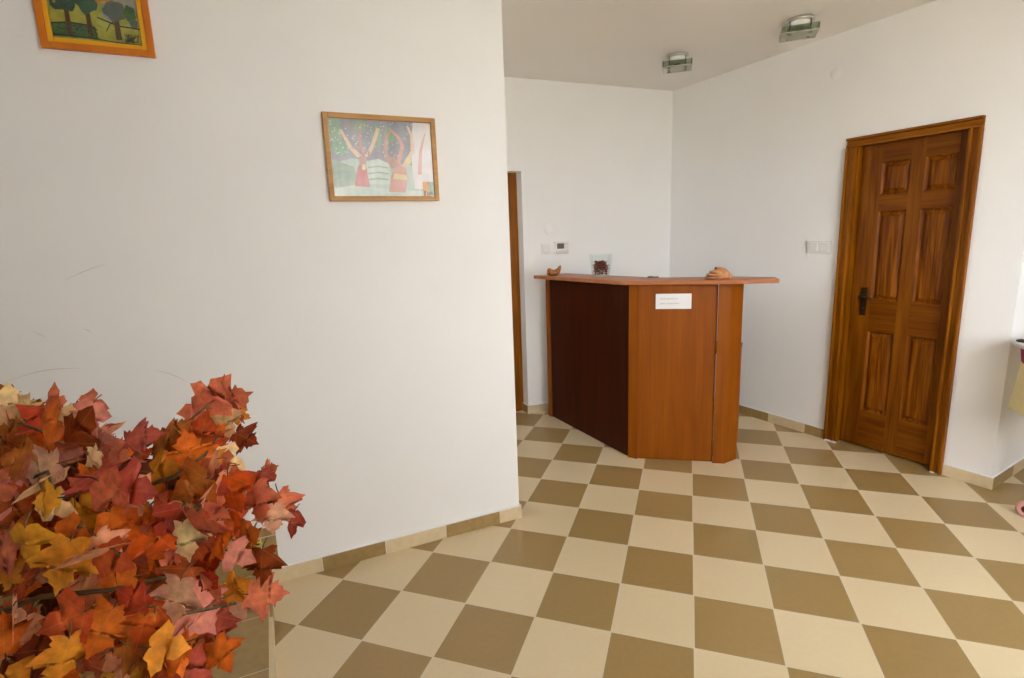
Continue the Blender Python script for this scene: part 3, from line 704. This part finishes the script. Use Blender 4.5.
# ------------------------------------------------------------------ artificial maple in the foreground
PX, PY = -1.352, -1.117
tree = empty('potted_maple', (PX, PY, SH), 0, 'artificial maple tree with orange, red and peach autumn leaves in the foreground', 'plant')
TO = Vector((PX, PY, SH))
D0 = 1.17
def leaf_material():
    m = mat('autumn_leaf', (.5, .1, .02, 1), .6, 0, .25)
    at_ = N(m, 'ShaderNodeAttribute'); at_.attribute_name = 'leaf_tint'
    nz = N(m, 'ShaderNodeTexNoise'); nz.inputs['Scale'].default_value = 60; nz.inputs['Detail'].default_value = 3
    tc = N(m, 'ShaderNodeTexCoord'); LK(m, tc.outputs['Object'], nz.inputs['Vector'])
    hs = N(m, 'ShaderNodeHueSaturation')
    mr = N(m, 'ShaderNodeMapRange'); mr.inputs[1].default_value = .3; mr.inputs[2].default_value = .7; mr.inputs[3].default_value = .72; mr.inputs[4].default_value = 1.22
    LK(m, nz.outputs['Fac'], mr.inputs[0]); LK(m, mr.outputs[0], hs.inputs['Value']); LK(m, at_.outputs['Color'], hs.inputs['Color'])
    # veins: the midrib and the two side-lobe ribs
    av = N(m, 'ShaderNodeAttribute'); av.attribute_name = 'leaf_xy'
    sp = N(m, 'ShaderNodeSeparateXYZ'); LK(m, av.outputs['Vector'], sp.inputs[0])
    def mth(op, a, b=None):
        n_ = N(m, 'ShaderNodeMath', operation=op)
        for i, v in enumerate((a, b)):
            if v is None: continue
            if isinstance(v, (int, float)): n_.inputs[i].default_value = v
            else: LK(m, v, n_.inputs[i])
        return n_.outputs[0]
    ax = mth('ABSOLUTE', sp.outputs[0])
    v1 = mth('LESS_THAN', ax, .009)
    v2 = mth('LESS_THAN', mth('ABSOLUTE', mth('SUBTRACT', mth('MULTIPLY', sp.outputs[1], .80), mth('MULTIPLY', ax, .60))), .010)
    vv = mth('MULTIPLY', mth('MAXIMUM', v1, v2), .16)
    mx = N(m, 'ShaderNodeMix', data_type='RGBA'); LK(m, vv, mx.inputs['Factor']); LK(m, hs.outputs[0], mx.inputs[6]); mx.inputs[7].default_value = (.75, .40, .16, 1)
    LK(m, mx.outputs[2], BS(m).inputs['Base Color'])
    # thin cloth leaf lets some light through
    tl = N(m, 'ShaderNodeBsdfTranslucent'); LK(m, mx.outputs[2], tl.inputs[0])
    ms = N(m, 'ShaderNodeMixShader'); ms.inputs[0].default_value = .22
    out = m.node_tree.nodes['Material Output']
    LK(m, BS(m).outputs[0], ms.inputs[1]); LK(m, tl.outputs[0], ms.inputs[2]); LK(m, ms.outputs[0], out.inputs[0])
    return m
M['leaf'] = leaf_material(); M['twig'] = noisy('olive_brown_twig', rgb(70, 52, 22), rgb(104, 80, 40), 40, .7); M['trunk'] = noisy('brown_trunk', rgb(84, 58, 28), rgb(120, 88, 48), 20, .8)

HALF = [(.02, 0), (.10, -.07), (.22, -.10), (.40, -.06), (.30, .03), (.36, .08), (.28, .14), (.40, .20), (.55, .34), (.70, .50), (.54, .49), (.53, .57), (.42, .53), (.33, .52), (.24, .48), (.27, .60), (.34, .70), (.23, .73), (.19, .82), (.09, .88), (0, 1.05)]
HALF2 = [(.02, 0), (.12, -.08), (.26, -.06), (.34, .04), (.46, .12), (.64, .24), (.56, .33), (.50, .46), (.38, .45), (.25, .44), (.27, .58), (.30, .68), (.22, .76), (.12, .88), (0, 1.04)]
FOL = MB(); TINT = []; LXY = []
def leaf(base, tip, nrm, col, rnd):
    """one maple leaf from stalk end to tip, cupped and drooping, its face towards nrm"""
    Y = tip - base; L = Y.length; Y.normalize(); Z = (nrm - Y * nrm.dot(Y)).normalized(); X = Y.cross(Z)
    half = HALF if rnd.random() < .6 else HALF2; wsc = rnd.uniform(.85, 1.12); fold = rnd.uniform(-.05, .42); droop = rnd.uniform(-.15, .32); tw = rnd.uniform(-.15, .15)
    jit = [(rnd.uniform(-.02, .02), rnd.uniform(-.02, .02)) for _ in half]
    pts = []; idx0 = len(FOL.v)
    def place(x, y):
        z = -droop * (y * y) * .5 - fold * abs(x) * .6 + tw * x * y + .03 * math.sin(7 * x + 5 * y)
        return base + X * (x * L * wsc) + Y * (y * L) + Z * (z * L)
    out = []; mid = []
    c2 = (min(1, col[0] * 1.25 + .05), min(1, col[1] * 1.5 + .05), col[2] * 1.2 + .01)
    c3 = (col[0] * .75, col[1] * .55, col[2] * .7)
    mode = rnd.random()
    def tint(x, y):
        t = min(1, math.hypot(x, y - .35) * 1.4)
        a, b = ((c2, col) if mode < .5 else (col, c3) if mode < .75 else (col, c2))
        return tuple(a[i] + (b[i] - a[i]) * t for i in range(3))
    vs = []
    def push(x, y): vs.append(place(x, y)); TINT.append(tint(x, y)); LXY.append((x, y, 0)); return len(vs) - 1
    m_i = [push(0, max(0, y) * .97) for x, y in half]
    fs = []
    for sgn in (1, -1):
        h_i = [push(sgn * (x * .5), max(0, y) * .97 * .5 + y * .5) for (x, y) in half]
        o_i = [push(sgn * (x + (j[0] if sgn > 0 else j[1]) * (x > 0)), y + (j[1] if sgn > 0 else j[0])) for (x, y), j in zip(half, jit)]
        for i in range(len(half) - 1):
            for A_, B_ in ((m_i, h_i), (h_i, o_i)):
                q = (A_[i], B_[i], B_[i + 1], A_[i + 1])
                fs.append(q if sgn > 0 else q[::-1])
    FOL.add(vs, fs, 0, True)
    # stalk
    e_ = base - Y * L * rnd.uniform(.15, .32) - Z * L * .2
    n0 = len(FOL.v); FOL.tube([base + Y * L * .03, base - Y * L * .12 - Z * L * .03, e_], .0011, 4, 1, False)
    for _ in range(len(FOL.v) - n0): TINT.append((.1, .07, .03)); LXY.append((.5, .5, 0))

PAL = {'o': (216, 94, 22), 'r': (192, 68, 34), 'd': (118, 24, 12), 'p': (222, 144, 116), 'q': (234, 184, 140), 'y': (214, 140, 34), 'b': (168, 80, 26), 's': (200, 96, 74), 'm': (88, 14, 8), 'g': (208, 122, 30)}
def pal(c, rnd, j=.12):
    v = PAL[c]; k = 1 + rnd.uniform(-j, j); return tuple(min(1, lin(x) * k) for x in v)
def halfdepth(x, y):
    q = 1 - ((x - 62) / 260) ** 2 - ((y - 625) / 250) ** 2
    return .40 * math.sqrt(max(.01, q))
rnd = random.Random(11)
HERO = [  # centre x, y, length, direction of the tip (degrees), colour
    (8, 408, 52, 95, 'q'), (47, 424, 62, 85, 'o'), (50, 398, 34, 100, 's'), (80, 427, 52, 55, 'b'), (92, 405, 30, -15, 's'), (100, 445, 46, 15, 'p'), (92, 458, 26, 230, 'q'), (118, 454, 28, -15, 's'),
    (25, 405, 30, 60, 'q'), (67, 418, 34, 70, 'q'), (98, 502, 50, 215, 'o'), (104, 503, 40, -20, 'g'), (133, 490, 56, -5, 's'), (122, 466, 34, 20, 'y'), (82, 480, 30, 200, 'o'), (45, 500, 36, 190, 'y'), (18, 458, 46, 180, 'b'), (12, 478, 44, 175, 's'),
    (40, 470, 50, 200, 'q'), (56, 508, 40, -25, 'q'), (62, 565, 62, -100, 'g'), (28, 545, 50, -90, 'y'), (5, 570, 40, 120, 'g'), (107, 547, 40, -50, 'p'), (115, 560, 46, -20, 'r'), (118, 580, 40, 190, 'o'), (153, 538, 48, 40, 'o'), (166, 530, 36, 60, 's'), (186, 540, 46, -75, 'q'),
    (82, 590, 48, 175, 'p'), (62, 622, 62, 205, 'r'), (102, 630, 62, -115, 'o'), (132, 600, 40, 150, 'r'), (176, 600, 52, -100, 'q'), (262, 566, 40, -85, 'b'), (248, 604, 38, -5, 'q'), (266, 594, 44, -5, 's'), (214, 634, 54, -60, 's'), (236, 588, 40, 30, 'g'), (207, 568, 46, 70, 'r'),
    (205, 600, 44, 190, 's'), (215, 393, 46, 55, 's'), (192, 411, 30, 190, 's'), (232, 400, 46, 20, 's'), (222, 424, 46, -60, 'q'), (238, 412, 26, 60, 'g'), (246, 438, 30, -25, 'd'), (202, 436, 56, 80, 'r'), (228, 462, 42, -30, 'q'), (208, 462, 30, 200, 'p'), (190, 452, 48, 100, 'o'), (233, 486, 52, 30, 'r'), (232, 492, 44, -80, 'o'),
    (258, 502, 46, -75, 's'), (263, 483, 30, -80, 's'), (285, 505, 36, -65, 's'), (292, 524, 32, -100, 's'), (273, 518, 34, -85, 'q'), (142, 436, 42, 15, 's'), (168, 448, 44, 20, 'b'), (160, 504, 34, 60, 's'), (190, 488, 52, 210, 'b'), (217, 510, 32, -45, 's'), (211, 526, 36, -25, 's'), (248, 540, 44, 40, 'b'), (240, 556, 34, -30, 'p'),
    (222, 655, 40, -50, 'o'), (198, 662, 44, -80, 'b'), (165, 650, 50, 200, 'o'), (140, 655, 46, -40, 'b'), (40, 650, 50, 180, 'd'), (118, 668, 40, -60, 'p'), (205, 440, 40, 130, 'o'), (160, 470, 40, 10, 'y'), (175, 430, 40, 40, 'b'), (270, 470, 22, 30, 's'),
    (75, 465, 40, 5, 'd'), (145, 622, 50, -100, 'o'), (20, 500, 40, -150, 'r'), (8, 440, 50, 150, 'b'), (15, 530, 44, -110, 'b'), (135, 470, 36, -10, 'm'),
]
for (x, y, l, a, c) in HERO:
    dep = D0 - halfdepth(x, y) * rnd.uniform(.75, 1.0)
    s = dep / 530.0; T_ = (CR * math.cos(R(a)) + UP * math.sin(R(a)) + FW * rnd.uniform(-.35, .25)).normalized()
    ctr = at(x, y, dep); L = l * s * .86
    nrm = (-FW + CR * rnd.uniform(-.55, .55) + UP * rnd.uniform(-.2, .6)).normalized()
    leaf(ctr - T_ * L * .45 - TO, ctr + T_ * L * .55 - TO, nrm, pal(c, rnd), rnd)
POLY = [(-190, 420), (-90, 385), (-20, 390), (20, 395), (50, 402), (95, 418), (118, 452), (145, 452), (175, 440), (200, 425), (218, 432), (226, 455), (226, 480), (246, 500), (250, 515), (228, 540), (205, 565), (212, 600), (212, 640), (190, 690), (160, 800), (60, 860), (-120, 840), (-200, 700)]
def inside(x, y):
    r_ = False; n = len(POLY)
    for i in range(n):
        (xa, ya), (xb, yb) = POLY[i], POLY[i - 1]
        if (ya > y) != (yb > y) and x < (xb - xa) * (y - ya) / (yb - ya) + xa: r_ = not r_
    return r_
cnt = 0
while cnt < 560:
    x = rnd.uniform(-200, 285); y = rnd.uniform(385, 860)
    if not inside(x, y): continue
    if (x < -30 or y > 700) and rnd.random() < .45: continue
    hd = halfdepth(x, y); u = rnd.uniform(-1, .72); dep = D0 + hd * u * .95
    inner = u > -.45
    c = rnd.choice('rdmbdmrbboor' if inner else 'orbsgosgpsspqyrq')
    l = rnd.uniform(.055, .088); a = rnd.uniform(-160, 60) if rnd.random() < .7 else rnd.uniform(0, 360)
    T_ = (CR * math.cos(R(a)) + UP * math.sin(R(a)) + FW * rnd.uniform(-.6, .5)).normalized()
    ctr = at(x, y, dep)
    if ctr.z < SH + .35: continue
    nrm = (-FW * .8 + Vector((rnd.uniform(-1, 1), rnd.uniform(-1, 1), rnd.uniform(-.3, 1.2)))).normalized()
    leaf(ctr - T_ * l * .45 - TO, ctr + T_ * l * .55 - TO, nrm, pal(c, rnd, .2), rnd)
    cnt += 1
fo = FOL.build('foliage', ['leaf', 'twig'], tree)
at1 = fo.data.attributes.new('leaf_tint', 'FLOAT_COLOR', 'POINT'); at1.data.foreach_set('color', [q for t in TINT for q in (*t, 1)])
at2 = fo.data.attributes.new('leaf_xy', 'FLOAT_VECTOR', 'POINT'); at2.data.foreach_set('vector', [q for t in LXY for q in t])
# trunk, boughs and twigs
tk = MB()
top = at(92, 485, D0 - .02) - TO; kn = at(108, 545, D0 - .08) - TO
tk.tube([(0, 0, .24), (.02, -.01, .42), kn * .7 + Vector((0, 0, .12)), kn, (kn + top) / 2 + Vector((.008, .01, 0)), top], [.026, .022, .020, .0165, .0155, .010], 14)
tk.build('trunk', 'trunk', tree)
def bough(px, r0, r1, dd):
    P_ = [at(x, y, D0 + q) - TO for (x, y), q in zip(px, dd)]
    out = []
    for i in range(len(P_) - 1):
        for t in (0, .33, .67): out.append(P_[i].lerp(P_[i + 1], t))
    out.append(P_[-1]); n = len(out)
    TW = MB(); TW.tube(out, [r0 + (r1 - r0) * i / (n - 1) for i in range(n)], 7); TW.build('branch', 'twig', tree)
bough([(-40, 640), (0, 612), (40, 597), (110, 590), (160, 578), (215, 572)], .006, .002, [-.25, -.30, -.32, -.33, -.3, -.22])
bough([(60, 640), (110, 618), (180, 614), (225, 606), (255, 598)], .0045, .002, [-.2, -.3, -.31, -.26, -.18])
bough([(30, 485), (36, 476), (48, 471), (52, 484), (66, 512), (80, 528), (105, 545)], .002, .004, [-.28, -.30, -.30, -.30, -.27, -.2, -.08])
bough([(100, 520), (130, 492), (175, 476), (205, 455), (222, 430)], .005, .0018, [-.1, -.2, -.24, -.2, -.1])
bough([(108, 545), (150, 530), (190, 518), (212, 500), (225, 475)], .005, .002, [-.1, -.22, -.26, -.22, -.15])
bough([(160, 530), (215, 515), (245, 495), (262, 478)], .003, .0015, [-.2, -.2, -.12, -.05])
bough([(180, 560), (225, 560), (245, 545), (258, 520)], .003, .0015, [-.2, -.18, -.12, -.08])
bough([(215, 500), (262, 485), (284, 500), (290, 515)], .002, .0012, [-.15, -.08, -.05, -.05])
bough([(92, 490), (70, 450), (40, 430), (10, 420)], .005, .002, [-.02, -.15, -.2, -.2])
bough([(92, 490), (140, 450), (190, 420), (214, 400)], .004, .0015, [-.02, -.1, -.1, -.05])
bough([(108, 560), (60, 560), (0, 540), (-90, 520)], .006, .002, [-.08, .1, .15, .15])
bough([(108, 570), (160, 640), (200, 680)], .004, .002, [-.05, -.2, -.15])
# moss topped pot on the step
M['pot'] = noisy('terracotta_pot', rgb(120, 70, 46), rgb(140, 86, 58), 12, .7); M['moss'] = noisy('dry_moss', rgb(60, 52, 24), rgb(96, 84, 44), 60, .9, .4, 90)
pt = MB(); pt.lathe([(0, 0), (.12, 0), (.125, .006), (.165, .24), (.175, .245), (.178, .27), (.172, .275), (.160, .272), (.152, .24), (.15, .23)], (0, 0, 0), 40); pt.build('pot', 'pot', tree)
pt = MB(); pt.lathe([(.152, .236), (.11, .246), (.05, .252), (0, .254)], (0, 0, 0), 32); pt.build('moss', 'moss', tree)

# ------------------------------------------------------------------ daylight
wd = bpy.data.worlds.new('sky'); SC.world = wd; wd.use_nodes = True
nt = wd.node_tree; bg = nt.nodes['Background']
tc = nt.nodes.new('ShaderNodeTexCoord'); sp = nt.nodes.new('ShaderNodeSeparateXYZ'); rp = nt.nodes.new('ShaderNodeValToRGB')
nt.links.new(tc.outputs['Generated'], sp.inputs[0]); mr = nt.nodes.new('ShaderNodeMapRange'); mr.inputs[1].default_value = -.25; mr.inputs[2].default_value = .35
nt.links.new(sp.outputs[2], mr.inputs[0]); nt.links.new(mr.outputs[0], rp.inputs[0])
rp.color_ramp.elements[0].color = (.48, .46, .40, 1); rp.color_ramp.elements[0].position = .3
rp.color_ramp.elements[1].color = (1.0, 1.01, 1.09, 1); rp.color_ramp.elements[1].position = .5
nt.links.new(rp.outputs[0], bg.inputs[0]); bg.inputs[1].default_value = 9.0

# ------------------------------------------------------------------ look
vs_ = SC.view_settings
vs_.view_transform = 'Standard'; vs_.look = 'None'; vs_.gamma = 1; vs_.use_curve_mapping = False; vs_.exposure = .78
cy = SC.cycles
cy.use_denoising = True; cy.max_bounces = 10; cy.diffuse_bounces = 6; cy.glossy_bounces = 4; cy.transparent_max_bounces = 12; cy.sample_clamp_indirect = 6
